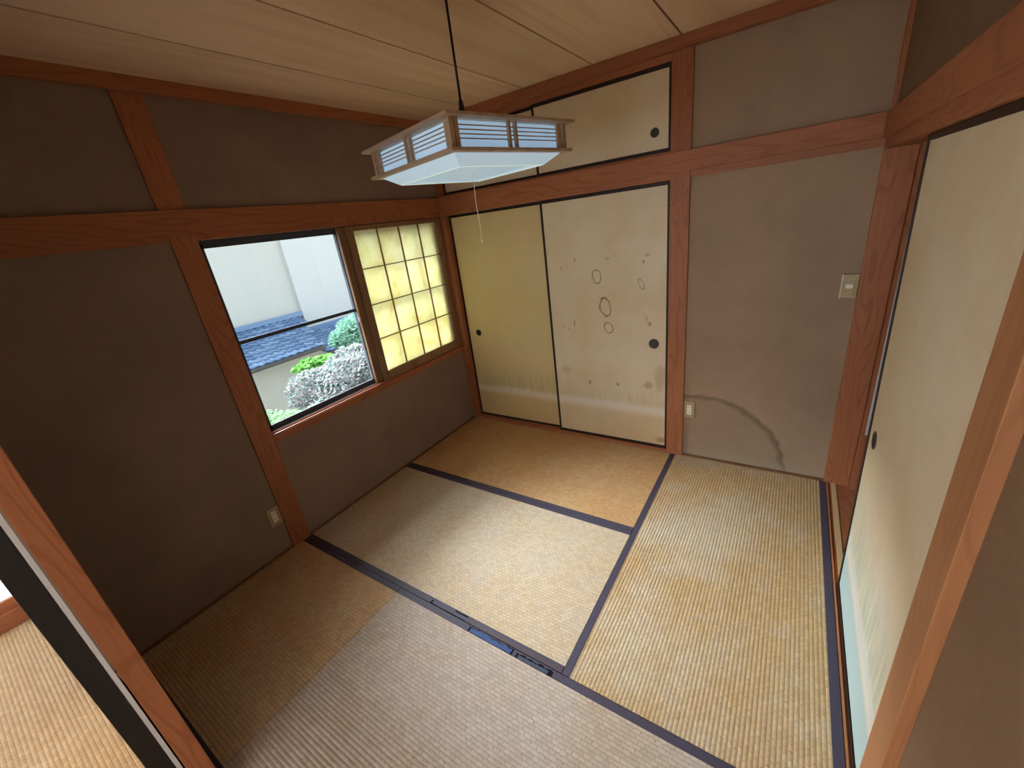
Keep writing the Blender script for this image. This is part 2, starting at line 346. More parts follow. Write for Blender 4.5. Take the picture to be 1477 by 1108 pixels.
# left wall
wl = sempty('wall_left', 'brown sand plaster wall with the window')
def lw(n, b, m=PL_LEFT): return box(n, *b, m, wl)
lw('plaster_panel', (-0.12, 0.0, -2.603, -1.80, -0.05, 2.45)); lw('plaster_panel', (-0.12, 0.0, -1.80, 0.20, -0.05, 0.672)); lw('plaster_panel', (-0.12, 0.0, -1.80, 0.2, 1.80, 2.45))
lw('outer_cladding', (-0.20, -0.12, -2.7, -1.70, -2, 2.6), HWALL); lw('outer_cladding', (-0.20, -0.12, -1.70, 0.6, -2, 0.66), HWALL); lw('outer_cladding', (-0.20, -0.12, -1.70, 0.6, 1.80, 2.6), HWALL)
lw('outer_cladding', (-0.20, -0.0, 0.0, 0.6, -0.3, 2.6), HWALL)
wf = sempty('wall_far', 'far wall with closet opening and brown sand plaster bay')
box('plaster_panel', 1.80, 2.70, 0.012, 0.10, -0.05, 1.80, PL_FAR, wf); box('plaster_panel', 1.80, 2.70, 0.012, 0.10, 1.80, 2.45, PL_FAR, wf)
box('backing', -0.1, 4.0, 0.13, 0.20, -0.3, 2.6, plain('closet_dark', lin(90, 70, 50), 0.9), wf)
wr = sempty('wall_right', 'right wall of brown sand plaster')
box('plaster_panel', 2.655, 2.74, -2.70, 0.02, 1.79, 2.45, PL_RIGHT, wr); box('plaster_panel', 2.671, 2.74, -2.72, -1.77, -0.05, 1.80, PL_RIGHT, wr)
# ceiling boards
ce = sempty('ceiling', 'ceiling of wide grained cedar boards')
edges = [0.0, 0.425, 0.865, 1.32, 1.785, 2.225, 2.66]
for a, b in zip(edges[:-1], edges[1:]):
    o = box('ceiling_board', a + 0.0048, b - 0.0048, -2.72, 0.06, 2.400, 2.412, CEIL, ce)
box('joint_backing', -0.1, 2.8, -2.8, 0.2, 2.4125, 2.47, GAP, ce)
# posts
def post(n, b, m, label, pale=False): return sbox(n, b, m, label, 0.002)
post('trim_1', (-0.10, 0.010, -1.822, -1.712, -0.05, 2.40), WZ, 'reddish cedar post left of the window')
post('trim_2', (-0.10, 0.045, -0.005, 0.10, -0.05, 2.40), WZ, 'slim corner post between window wall and closet')
post('trim_3', (1.736, 1.841, -0.006, 0.11, -0.05, 2.40), WZ, 'reddish cedar post right of the closet')
post('trim_4', (2.636, 2.754, -0.003, 0.11, -0.05, 2.40), WZ, 'cedar corner post beside the light switch')
post('trim_5', (2.645, 2.76, -1.785, -1.675, -0.05, 1.78), WZL, 'pale cedar post nearest the camera on the right')
# horizontal beams: each one piece with a ledge below
def beam(name, axis, a, b, face, back, z0, z1, ledge, label, m):
    s = 1 if face > back else -1
    fl = face - s * 0.014
    prof = [(back, ledge), (fl, ledge), (fl, z0), (face, z0), (face, z1), (back, z1)]
    mb = MB().prism(prof, axis, a, b)
    o = obj(name, mb, m, None, 0.0015); o['kind'] = 'structure'; o['label'] = label; return o
beam('trim_6', 0, 0.0, 2.64, -0.016, 0.10, 1.795, 1.893, 1.760, 'cedar beam across the far wall above the closet', WX)
beam('trim_7', 1, -2.64, 0.0, 0.022, -0.10, 1.795, 1.893, 1.760, 'cedar beam across the window wall', WY)
beam('trim_8', 1, -2.70, 0.0, 2.624, 2.76, 1.792, 1.888, 1.748, 'cedar beam along the right wall above the sliding door', WY)
sbox('trim_9', (0.0, 2.66, -0.030, 0.06, 2.345, 2.3995), WX, 'ceiling moulding along the far wall', 0.002)
sbox('trim_10', (-0.05, 0.030, -2.70, 0.0, 2.345, 2.3995), WY, 'ceiling moulding along the window wall', 0.002)
sbox('trim_11', (2.632, 2.70, -2.70, 0.0, 2.345, 2.3995), WY, 'ceiling moulding along the right wall', 0.002)
sbox('trim_12', (0.045, 1.736, 0.000, 0.11, 2.312, 2.345), WX, 'lintel above the small upper cupboard doors')
sbox('trim_13', (0.045, 1.736, 0.000, 0.11, 1.893, 1.904), WX, 'sill rail under the small upper cupboard doors')
# closet threshold with two grooves
o = obj('trim_14', MB().prism([(0.0, -0.05), (0.0, 0.022), (0.012, 0.022), (0.014, 0.017), (0.04, 0.017), (0.042, 0.022), (0.052, 0.022), (0.054, 0.017), (0.082, 0.017), (0.084, 0.022), (0.12, 0.022), (0.12, -0.05)], 0, 0.045, 1.736), WX)
o['kind'] = 'structure'; o['label'] = 'grooved wooden threshold under the closet doors'
# thin skirting strips between mats and plaster
sbox('baseboard_left', (-0.02, 0.006, -2.603, -1.822, -0.05, 0.016), YOSE, 'thin wooden strip at the foot of the window wall, near half', 0.001)
sbox('baseboard_left_far', (-0.02, 0.006, -1.712, -0.005, -0.05, 0.016), YOSE, 'thin wooden strip under the window', 0.001)
sbox('baseboard_far', (1.841, 2.636, -0.002, 0.03, -0.05, 0.012), YOSE, 'thin wooden strip at the foot of the stained plaster bay', 0.001)
sbox('baseboard_right', (2.648, 2.68, -2.61, -1.785, -0.05, 0.012), YOSE, 'thin wooden strip at the foot of the right plaster wall', 0.001)
# right doorway threshold: wood with a pale inlaid runner
t15 = sempty('trim_15', 'wooden threshold of the right doorway with a pale inlaid runner')
box('threshold_board', 2.648, 2.80, -1.675, -0.003, -0.05, -0.001, WY, t15, 0.001); box('runner_strip', 2.671, 2.6945, -1.675, -0.003, -0.002, 0.0015, plain('runner_vinyl', lin(196, 168, 122), 0.5), t15)
box('threshold_nosing', 2.650, 2.656, -1.675, -0.003, -0.002, 0.004, LL and WZL, t15)
# doorway to hallway: inner casing and hall shell
sbox('trim_16', (2.756, 2.84, -0.035, 0.10, -0.05, 1.80), WZ, 'dark cedar casing on the hallway side of the doorway', 0.001)
sbox('wall_hall', (3.75, 3.85, -5.5, 0.2, -0.3, 2.6), PL_PALE, 'pale plaster wall of the hallway')
sbox('floor_hall', (2.80, 3.75, -2.75, 0.15, -0.05, -0.002), wood('hall_floor', 1, lin(150, 96, 60), lin(108, 64, 38), rough=0.3), 'polished board floor of the hallway')
sbox('ceiling_hall', (2.74, 3.85, -2.75, 0.2, 2.40, 2.46), PL_PALE, 'pale ceiling of the hallway')
sbox('wall_hall_end', (2.74, 3.85, -2.80, -2.72, -0.05, 2.45), PL_PALE, 'end wall of the hallway')
# doorway to the adjoining room
sbox('trim_17', (0.0, 2.70, -2.73, -2.6175, -0.05, -0.0005), WX, 'wooden threshold between the two tatami rooms')
sl = sempty('wall_near', 'short sleeve wall beside the opening to the adjoining room')
box('plaster_panel', 0.0, 0.905, -2.648, -2.610, 0.0, 1.80, PL_LEFT, sl)
post('trim_18', (0.905, 0.95, -2.6555, -2.6035, -0.02, 1.80), WZ, 'narrow cedar end post of the sleeve wall at lower left')
sbox('trim_19', (-0.05, 2.70, -2.74, -2.6, 1.80, 1.90), WX, 'cedar lintel over the opening to the adjoining room')
sbox('wall_near_upper', (-0.05, 2.74, -2.70, -2.64, 1.90, 2.45), PL_RIGHT, 'plaster above the opening to the adjoining room')
# adjoining room shell
ns = sempty('wall_adjoining', 'walls of the adjoining tatami room')
box('plaster_panel', -0.98, 2.8, -5.62, -5.58, -0.3, 0.5, PL_PALE, ns); box('plaster_panel', -0.98, 2.8, -5.62, -5.58, 2.2, 2.5, PL_PALE, ns)
box('plaster_panel', -0.98, -0.6, -5.62, -5.58, 0.5, 2.2, PL_PALE, ns); box('plaster_panel', 2.6, 2.8, -5.62, -5.58, 0.5, 2.2, PL_PALE, ns)
box('plaster_panel', 2.74, 2.84, -5.6, -2.72, -0.05, 2.45, PL_PALE, ns); box('plaster_panel', -1.0, -0.05, -2.70, -2.60, -0.05, 2.45, PL_LEFT, ns)
box('plaster_panel', -1.02, -0.92, -5.6, -2.6, 1.85, 2.45, PL_LEFT, ns)
sbox('ceiling_adjoining', (-1.0, 2.8, -5.6, -2.70, 2.40, 2.47), CEIL, 'board ceiling of the adjoining room')
# glazed sliding doors in the adjoining room's window wall
wn = sempty('window_2', 'wood-framed glazed doors of the adjoining room'); 
box('sill_board', -0.99, -0.895, -5.6, -2.70, -0.05, 0.09, WY, wn, 0.002); box('frame_head', -0.99, -0.90, -5.6, -2.70, 1.78, 1.85, WY, wn, 0.002)
for y in (-2.72, -3.55, -4.4, -5.25): box('frame_stile', -0.97, -0.92, y - 0.03, y + 0.03, 0.09, 1.78, WZ, wn, 0.002)
box('frame_rail', -0.965, -0.925, -5.6, -2.70, 0.09, 0.145, WY, wn, 0.002)
box('window_pane', -0.948, -0.944, -5.6, -2.70, 0.14, 1.78, FROST, wn)
# eave outside the window
ev = sempty('roof', 'wooden eave outside the window'); box('eave_board', -1.0, -0.2, -6.0, 1.5, 2.30, 2.38, WY, ev); box('eave_fascia', -1.04, -1.0, -6.0, 1.5, 2.24, 2.40, WY, ev)
box('eave_board', -2.6, -1.0, -6.0, -2.9, 2.30, 2.38, WY, ev)  # deeper unseen eave, added to cut the sun reaching the adjoining room
box('roof_slab', -1.0, 4.0, -5.8, 1.2, 2.60, 2.75, GUTTER, ev)

# ------------------------------------------------------------------ window: frame, aluminium sashes
w1 = sempty('window_1', 'sliding window with dark metal sashes in a cedar frame')
box('window_sill', -0.13, 0.012, -1.712, -0.005, 0.664, 0.706, SILLW, w1, 0.002)
box('sill_groove_lip', -0.030, -0.024, -1.712, -0.005, 0.706, 0.713, SILLW, w1); box('sill_groove_lip', -0.004, 0.004, -1.712, -0.005, 0.706, 0.712, SILLW, w1)
box('sill_rail', -0.115, -0.034, -1.712, -0.005, 0.704, 0.714, ALUS, w1); box('sill_rail', -0.078, -0.072, -1.712, -0.005, 0.712, 0.722, ALUS, w1); box('sill_rail', -0.108, -0.102, -1.712, -0.005, 0.712, 0.722, ALUS, w1)
box('frame_head', -0.12, -0.05, -1.712, -0.005, 1.742, 1.76, ALU, w1); box('frame_jamb', -0.12, -0.05, -1.712, -1.698, 0.70, 1.745, ALU, w1); box('frame_jamb', -0.12, -0.05, -0.02, -0.005, 0.70, 1.745, ALU, w1)
def sash(x, y0, y1, lab):
    s = box('sash', x - 0.012, x + 0.012, y0, y0 + 0.028, 0.716, 1.745, ALU, w1)
    s['label'] = lab
    for n, b in (('sash_stile', (x - .012, x + .012, y1 - 0.032, y1, 0.716, 1.745)), ('sash_rail', (x + .003, x + .012, y0, y1, 0.716, 0.744)), ('sash_rail', (x - .012, x + .012, y0, y1, 1.722, 1.745)),
                 ('glazing_bar', (x + .003, x + .008, y0, y1, 1.229, 1.249)), ('pane', (x + .004, x + .007, y0 + .02, y1 - .02, 0.74, 1.73))):
        box(n, *b, GLASS if n == 'pane' else ALU, s)
    return s
sA = sash(-0.075, -1.700, -0.895, 'near metal sash'); sash(-0.105, -0.90, -0.02, 'metal sash behind the paper screens')
cl = MB().box(-0.062, -0.050, -0.926, -0.908, 1.155, 1.225).box(-0.052, -0.040, -0.930, -0.912, 1.165, 1.19)
o = obj('crescent_lock', cl, CHROME, sA, 0.002); o['label'] = 'chrome window catch'
# ------------------------------------------------------------------ paper screens (two, stacked at the right half)
def shoji(label, x, y0, y1, group, sw_l=0.046):
    s = thing('shoji_screen', label, 'paper screen', (x, y0, 0.708), group); wd = y1 - y0; H = 1.756 - 0.708; t = 0.012
    bz = 0.064; tz = 0.030; sw_r = 0.045
    box('stile', -t, t, 0, sw_l, 0, H, SHOW, s, 0.002); box('stile', -t, t, wd - sw_r, wd, 0, H, SHOW, s, 0.002)
    box('rail', -t, t, sw_l, wd - sw_r, 0, bz, SHOW, s, 0.002); box('rail', -t, t, sw_l, wd - sw_r, H - tz, H, SHOW, s, 0.002)
    gy = [sw_l + (wd - sw_l - sw_r) * k / 4 for k in range(5)]; gz = [bz + (H - bz - tz) * k / 4 for k in range(5)]
    for k in range(1, 4):
        box('muntin', -0.004, 0.008, gy[k] - 0.003, gy[k] + 0.003, bz, H - tz, SHOW, s); box('muntin', -0.004, 0.009, sw_l, wd - sw_r, gz[k] - 0.003, gz[k] + 0.003, SHOW, s)
    for i in range(4):
        for j in range(4): box('paper_pane', -0.0055, -0.0045, gy[i], gy[i + 1], gz[j], gz[j + 1], SHOJI, s)
    return s
shoji('yellowed paper screen in a wooden lattice, on the room side of the window', -0.012, -0.880, -0.014, None)
shoji('yellowed paper screen tucked behind the first, its stile showing at the left', -0.040, -0.928, -0.058, None, 0.085)

# ------------------------------------------------------------------ closet doors
def pull(parent, c, r, axis, sgn=-1):
    h = [(r, 0), (r * 1.02, 0.003), (r * 0.86, 0.003), (r * 0.80, 0.0008), (0.0005, 0.0008)]
    mb = MB().lathe([(a, sgn * b) for a, b in h], 28, c, axis); p = obj('door_pull', mb, PULL, parent); p['label'] = 'round dark finger pull'
    for k in range(-3, 4):      # fine vertical ribs in the cup
        hh = math.sqrt(max(0, (r * .76) ** 2 - (k * r * .2) ** 2)); d = sgn * 0.0014
        a = (c[0] + k * r * .2, c[1] + d, c[2]) if axis == 1 else (c[0] + d, c[1] + k * r * .2, c[2])
        obj('pull_rib', MB().bar((a[0], a[1], a[2] - hh), (a[0], a[1], a[2] + hh), r * .07, 0.0008, (0, 1, 0) if axis == 1 else (1, 0, 0)), PULL2, p)
    return p
def closet_door(label, x0, x1, z0, z1, y, mat, hx, hz, group, fb=0.020, fs=0.016, ft=0.020, r=0.033):
    d = thing('sliding_door', label, 'sliding door', (x0, y, 0), group); w_ = x1 - x0
    box('paper_panel', fs, w_ - fs, 0.004, 0.016, z0 + fb, z1 - ft, mat, d)
    for n, b in (('frame_stile', (0, fs, 0, .020, z0, z1)), ('frame_stile', (w_ - fs, w_, 0, .020, z0, z1)), ('frame_rail', (fs, w_ - fs, 0, .020, z0, z0 + fb)), ('frame_rail', (fs, w_ - fs, 0, .020, z1 - ft, z1))):
        box(n, *b, LACQ, d, 0.0015)
    pull(d, (hx - x0, 0.004, hz), r, 1); return d
gd = 'closet sliding doors'
closet_door('large closet door beside the window with a clean face, yellow screen light painted in', 0.048, 0.905, 0.020, 1.759, 0.044, F_L, 0.165, 0.812, gd, r=0.027)
closet_door('large closet door with ring-shaped drip stains next to the cedar post', 0.885, 1.734, 0.020, 1.759, 0.016, F_R, 1.643, 0.797, gd)
closet_door('small upper cupboard door partly hidden behind the pendant lamp', 0.048, 0.905, 1.906, 2.310, 0.040, F_U, 0.15, 2.02, 'upper cupboard sliding doors', fb=.018, ft=.018, r=.022)
closet_door('small upper cupboard door beside the cedar post with its round pull in view', 0.888, 1.735, 1.906, 2.310, 0.014, F_U, 1.646, 2.010, 'upper cupboard sliding doors', fb=.018, ft=.018, r=.024)

# ------------------------------------------------------------------ right doorway sliding doors
def skew_panel(mb, x0, x1, yt, yb, thick, z0, z1):   # strip whose long edge leans
    i = len(mb.v)
    for x in (x0, x1):
        mb.v += [(x, yb, z0), (x, yb - thick, z0), (x, yt - thick, z1), (x, yt, z1)]
    mb.f += [(i, i + 1, i + 2, i + 3), (i + 7, i + 6, i + 5, i + 4)] + [(i + k, i + 4 + k, i + 4 + (k + 1) % 4, i + (k + 1) % 4) for k in range(4)]
    return mb
d1 = sempty('door_1', 'cream paper sliding door of the right doorway'); d1['category'] = 'sliding door'
mb = MB(); x0, x1 = 2.6665, 2.678; yb, yt = -0.838, -0.722
i = 0; mb.v = [(x, y, z) for x in (x0, x1) for (y, z) in ((yb, .03), (-1.69, .03), (-1.69, 1.728), (yt, 1.728))]
mb.f = [(0, 1, 2, 3), (7, 6, 5, 4)] + [(k, 4 + k, 4 + (k + 1) % 4, (k + 1) % 4) for k in range(4)]
obj('paper_panel', mb, F_W, d1)
obj('frame_stile', skew_panel(MB(), 2.662, 2.682, -0.710, -0.822, 0.017, 0.006, 1.744), LACQ, d1)
box('frame_rail', 2.662, 2.682, -1.70, -0.838, 0.004, 0.022, LACQ, d1); box('frame_rail', 2.662, 2.682, -1.70, -0.727, 1.727, 1.746, LACQ, d1)
box('frame_stile', 2.662, 2.682, -1.70, -1.682, 0.02, 1.74, LACQ, d1)
pull(d1, (2.6665, -0.885, 0.768), 0.033, 0)
d2 = sempty('door_2', 'second sliding door hidden behind the cream one, its white strip standing on the far casing'); d2['category'] = 'sliding door'
obj('frame_stile', skew_panel(MB(), 2.698, 2.722, -0.500, -0.640, 0.03, 0.006, 1.744), LACQ, d2)
box('edge_strip', 2.771, 2.786, -0.040, -0.034, 0.36, 1.725, WHITE, d2)
box('frame_rail', 2.698, 2.722, -1.50, -0.66, 0.004, 0.022, LACQ, d2); box('frame_rail', 2.698, 2.722, -1.37, -0.52, 1.727, 1.746, LACQ, d2)
mb = MB(); mb.v = [(x, y, z) for x in (2.703, 2.716) for (y, z) in ((-.665, .02), (-1.50, .02), (-1.50, 1.73), (-.525, 1.73))]; mb.f = list(MB().box(0, 1, 0, 1, 0, 1).f) and [(0, 1, 2, 3), (7, 6, 5, 4)] + [(k, 4 + k, 4 + (k + 1) % 4, (k + 1) % 4) for k in range(4)]
obj('paper_panel', mb, F_U, d2)
# black door at lower left, slid beside the sleeve wall
d3 = sempty('door_3', 'black-edged sliding door with a white draught strip, open at lower left'); d3['category'] = 'sliding door'
box('frame_stile', 0.92, 0.948, -2.716, -2.671, 0.004, 1.79, plain('black_door', lin(30, 28, 30), 0.45), d3, 0.001)
box('door_panel', 0.05, 0.92, -2.706, -2.681, 0.02, 1.78, F_U, d3); box('draught_strip', 0.925, 0.951, -2.6695, -2.6595, 0.004, 1.79, WHITE, d3)
box('frame_rail', 0.05, 0.92, -2.714, -2.673, 0.004, 0.03, LACQ, d3)

# ------------------------------------------------------------------ tatami mats
def mat_ribs(x0, x1, y0, y1, axis, pitch=0.0148, h=0.0011):
    mb = MB(); a0, a1 = (y0, y1) if axis == 0 else (x0, x1); b0, b1 = (x0, x1) if axis == 0 else (y0, y1)
    n = int((a1 - a0) / pitch) * 4; pts = []
    for b in (b0, b1):
        for k in range(n + 1):
            a = a0 + (a1 - a0) * k / n; ph = (a / pitch) * 2 * math.pi
            z = -h * (0.5 + 0.5 * math.cos(ph)) ** 1.5
            pts.append((b, a, z) if axis == 0 else (a, b, z))
    mb.grid(pts, n + 1)
    mb.box(x0, x1, y0, y1, -0.05, -0.0025); return mb
def mat(label, x0, x1, y0, y1, axis, m, edges_, group='tatami mats', g=0.0016, hw=0.030, cat='tatami mat'):
    t = thing('tatami_mat', label, cat, (0, 0, 0), group)
    x0, x1, y0, y1 = x0 + g, x1 - g, y0 + g, y1 - g
    obj('woven_cover', mat_ribs(x0, x1, y0, y1, axis), m, t)
    for e in edges_:
        w_ = hw if not isinstance(e, tuple) else e[1]; k = e if not isinstance(e, tuple) else e[0]
        b = {'n': (x0, x1, y1 - w_, y1), 's': (x0, x1, y0, y0 + w_), 'w': (x0, x0 + w_, y0, y1), 'e': (x1 - w_, x1, y0, y1)}[k]
        box('border_cloth', b[0] - .0003, b[1] + .0003, b[2] - .0003, b[3] + .0003, -0.045, 0.0012, HERI, t, 0.0008)
    return t
mat('amber tatami mat along the closet doors', 0.004, X1, D1_, 0.0, 0, TAT_A, ['s'])
mB = mat('tan tatami mat lying second from the closet, below the window', 0.004, X1, D2_, D1_, 0, TAT_B, ['n', 's'])
mat('straw tatami mat along the right doorway, running away from the camera', X1, W, D2_, 0.0, 1, TAT_C, ['w', 'e'])
mat('small half tatami mat in the shaded corner at lower left', 0.004, 0.853, D3_, D2_, 0, TAT_D1, ['n', 's'])
mD = mat('grey-tan tatami mat nearest the camera with torn border cloth', 0.853, W, D3_, D2_, 0, TAT_D, ['n', 's'])
# torn border: blue underlay showing, with frayed dark edges
def strip_poly(name, pts, z, m, parent, lab, th=0.0012):
    mb = MB(); n = len(pts); mb.v = [(x, y, z) for x, y in pts] + [(x, y, z - th) for x, y in pts]
    mb.f = [tuple(range(n)), tuple(range(2 * n - 1, n - 1, -1))] + [(k, (k + 1) % n, n + (k + 1) % n, n + k) for k in range(n)]
    o = obj(name, mb, m, parent); o['label'] = lab; return o
rr = random.Random(9)
def ragged(x0, x1, y0, y1, n=14, j=0.0045):
    top = [(x0 + (x1 - x0) * k / n, y1 + rr.uniform(-j, j)) for k in range(n + 1)]; bot = [(x1 - (x1 - x0) * k / n, y0 + rr.uniform(-j, j) * 0.3) for k in range(n + 1)]
    return top + bot
strip_poly('torn_patch', ragged(1.312, 1.548, D2_ - 0.0295, D2_ - 0.006), 0.0018, DARKT, mD, 'frayed dark edge of the tear')
strip_poly('torn_patch', ragged(1.322, 1.540, D2_ - 0.0290, D2_ - 0.009), 0.0024, BLUE, mD, 'bright blue underlay showing in the tear')
strip_poly('torn_patch', ragged(1.565, 1.735, D2_ - 0.0295, D2_ - 0.010, j=.004), 0.0018, DARKT, mD, 'frayed dark edge of the tear')
strip_poly('torn_patch', ragged(1.575, 1.715, D2_ - 0.0290, D2_ - 0.016, j=.002), 0.0024, heri('underlay_dusty', lin(50, 60, 76)), mD, 'dusty blue underlay')
strip_poly('torn_patch', ragged(1.30, 1.76, D2_ + 0.002, D2_ + 0.021, 16, .003), 0.0018, HERI2, mB, 'worn reddish border cloth')
strip_poly('torn_patch', ragged(1.06, 1.27, D2_ + 0.0015, D2_ + 0.004, 8, .001), 0.0020, DARKT, mB, 'torn seam')
strip_poly('torn_patch', ragged(1.055, 1.064, D2_ + 0.002, D2_ + 0.020, 4, .002), 0.0020, DARKT, mB, 'torn seam')
strip_poly('torn_patch', ragged(1.20, 1.275, D2_ + 0.020, D2_ + 0.026, 6, .002), 0.0022, DARKT, mB, 'frayed dark edge of the tear')
# adjoining room mats
yy = -2.69
labs = ['pale tatami mat in the adjoining room just past the black door edge', 'tatami mat in the adjoining room, second row, window side', 'tatami mat in the adjoining room, third row, window side']
for r_ in range(3):
    mat(labs[r_], -0.890, 0.87, yy - 0.96 * (r_ + 1), yy - 0.96 * r_ - (0.012 if r_ == 0 else 0), 0, TAT_N, ['n', 's'], 'adjoining room tatami mats')
for r_ in range(3):
    mat(labs[r_].replace('window side', 'hallway side').replace('just past the black door edge', 'in front of the opening'), 0.87, 2.735, yy - 0.96 * (r_ + 1), yy - 0.96 * r_, 0, TAT_N, ['n', 's'], 'adjoining room tatami mats')

# ------------------------------------------------------------------ outlets and switch
def plate(name, label, cat, loc, rz, w_, h_, kind):
    t = thing(name, label, cat, loc, None, (0, 0, rz))
    # local: x across, -y out of the wall, z up
    p = box('cover_plate', -w_ / 2, w_ / 2, -0.007, 0.004, -h_ / 2, h_ / 2, PLATE, t, 0.003)
    if kind == 'outlet':
        s = box('socket_insert', -0.0145, 0.0145, -0.0095, -0.005, -0.035, 0.035, IVORY, t, 0.0015)
        for zc in (-0.018, 0.018):
            for dx in (-0.0045, 0.0045): box('slot', dx - 0.001, dx + 0.001, -0.0098, -0.0092, zc - 0.0045, zc + 0.0045, SLOT, s)
    else:
        box('inner_frame', -w_ / 2 + 0.012, w_ / 2 - 0.012, -0.0085, -0.006, -h_ / 2 + 0.01, h_ / 2 - 0.01, PLATE, t, 0.001)
        s = box('rocker_switch', -0.0145, 0.0145, -0.0115, -0.007, -0.010, 0.011, IVORY, t, 0.0015)
        box('trim_bar', -w_ / 2 + 0.001, -w_ / 2 + 0.006, -0.010, -0.006, -h_ / 2, h_ / 2, CHROME, t, 0.001)
    return t
plate('wall_outlet', 'bronze two-socket outlet on the plaster left of the window post', 'outlet', (0.001, -1.858, 0.256), math.pi / 2, 0.070, 0.120, 'outlet')
plate('wall_outlet', 'bronze two-socket outlet above the water stain beside the closet post', 'outlet', (1.877, 0.010, 0.356), 0, 0.068, 0.120, 'outlet')
plate('light_switch', 'bronze light switch with small white rocker beside the corner post', 'light switch', (2.600, 0.011, 1.150), 0, 0.070, 0.120, 'switch')

# ------------------------------------------------------------------ pendant lamp
lp = thing('pendant_lamp', 'square wood and white diffuser pendant lamp hanging from a black cord', 'lamp', (1.342, -1.291, 0), None, (0, 0, math.radians(-14.5)))
ZT, ZB, S, SB = 1.954, 1.868, 0.262, 0.235
def frame_ring(nm, s0, wdt, z, h_):
    for k in range(4):
        R4 = Matrix.Rotation(k * math.pi / 2, 4, 'Z'); mb = MB()
        for zz in (z - h_ / 2, z + h_ / 2): mb.v += [tuple(R4 @ Vector(p)) for p in ((-s0, -s0, zz), (s0, -s0, zz), (s0 - wdt, -s0 + wdt, zz), (-s0 + wdt, -s0 + wdt, zz))]
        mb.f = [(0, 1, 2, 3), (7, 6, 5, 4)] + [(a, 4 + a, 4 + (a + 1) % 4, (a + 1) % 4) for a in range(4)]
        obj(nm, mb, LAMPW, lp)
frame_ring('top_frame_bar', 0.272, 0.034, ZT, 0.008); frame_ring('bottom_frame_bar', 0.262, 0.034, ZB, 0.009)
box('top_board', -S + 0.02, S - 0.02, -S + 0.02, S - 0.02, ZT - 0.002, ZT + 0.006, LAMPW, lp)
q = SB + 0.002
def ld(a, b, w2, h2, up=(0, 0, 1)): return MB().bar(a, b, w2, h2, up)
for k in range(4):
    M = Matrix.Rotation(k * math.pi / 2, 4, 'Z')
    P = lambda x, y, z: tuple(M @ Vector((x, y, z)))
    # side facing local -y
    obj('corner_post', MB().bar(P(-q - .004, -q - .004, ZB), P(-q - .004, -q - .004, ZT), 0.014, 0.014, P(0, 1, 0)), LAMPW, lp)
    for x in (-q + .018, q - .018): obj('side_slat', MB().bar(P(x, -q, ZB), P(x, -q, ZT), 0.016, 0.008, P(0, 1, 0)), LAMPW, lp)
    for x in (-0.014, 0.014): obj('centre_slat', MB().bar(P(x, -q - .001, ZB), P(x, -q - .001, ZT), 0.010, 0.010, P(0, 1, 0)), LAMPW, lp)
    for j in range(4): 
        z = ZT - 0.020 - 0.0115 * j
        obj('thin_slat', MB().bar(P(-q - .006, -q + .002, z), P(q + .006, -q + .002, z), 0.0025, 0.003), LAMPW, lp)
    mb = MB(); d_ = q - 0.014; mb.v = [P(-d_, -d_, ZB + .004), P(d_, -d_, ZB + .004), P(d_, -d_, ZT - .006), P(-d_, -d_, ZT - .006)] + [P(-d_, -d_ + .002, ZB + .004), P(d_, -d_ + .002, ZB + .004), P(d_, -d_ + .002, ZT - .006), P(-d_, -d_ + .002, ZT - .006)]
    mb.f = [(0, 1, 2, 3), (7, 6, 5, 4)] + [(a, 4 + a, 4 + (a + 1) % 4, (a + 1) % 4) for a in range(4)]
    obj('side_diffuser', mb, LAMPG, lp)
# tray diffuser: tapered skirt with cut lower rim, recessed flat bottom
def ring(s, z, c=0.0):
    p = []
    for sx, sy in ((1, 1), (-1, 1), (-1, -1), (1, -1)): p.append((sx * s, sy * s, z))
    return p
mb = MB(); lv = [(SB - 0.002, ZB - 0.004), (0.188, 1.833), (0.182, 1.833), (0.176, 1.838), (0.001, 1.839)]
for s_, z_ in lv: mb.v += ring(s_, z_)
for a in range(len(lv) - 1):
    for k in range(4): mb.f.append((a * 4 + k, a * 4 + (k + 1) % 4, a * 4 + 4 + (k + 1) % 4, a * 4 + 4 + k))
obj('bottom_diffuser', mb, LAMPG2, lp)
mb = MB()
for a, b in (((-.185, -.185), (.185, -.185)), ((.185, -.185), (.185, .185)), ((.185, .185), (-.185, .185)), ((-.185, .185), (-.185, -.185))): mb.bar((*a, 1.8335), (*b, 1.8335), 0.006, 0.003)
obj('diffuser_lip', mb, LIP, lp)
obj('socket_cap', MB().lathe([(0.030, 1.966), (0.030, 1.985), (0.018, 2.01), (0.010, 2.035), (0.007, 2.065)], 20), BLACKP, lp, smooth=True)
obj('suspension_cord', MB().lathe([(0.0042, 2.05), (0.0042, 2.395)], 12), BLACKP, lp, smooth=True)
obj('ceiling_rose', MB().lathe([(0.006, 2.34), (0.03, 2.37), (0.035, 2.3995)], 20), BLACKP, lp, smooth=True)
mb = MB(); prev = None
for k in range(9):
    z = 1.839 - k * 0.029; x = 0.004 + 0.0015 * math.sin(k * 1.3); y = 0.002 + 0.001 * math.cos(k)
    if prev: mb.bar(prev, (x, y, z), 0.0016 if k < 6 else 0.0012, 0.0016)
    prev = (x, y, z)
obj('pull_string', mb, CORDM, lp)
for k in range(1): obj('string_end', MB().lathe([(0.0012, prev[2] - 0.012), (0.0025, prev[2] - 0.004), (0.0012, prev[2])], 8, (prev[0], prev[1], 0)), CORDM, lp)

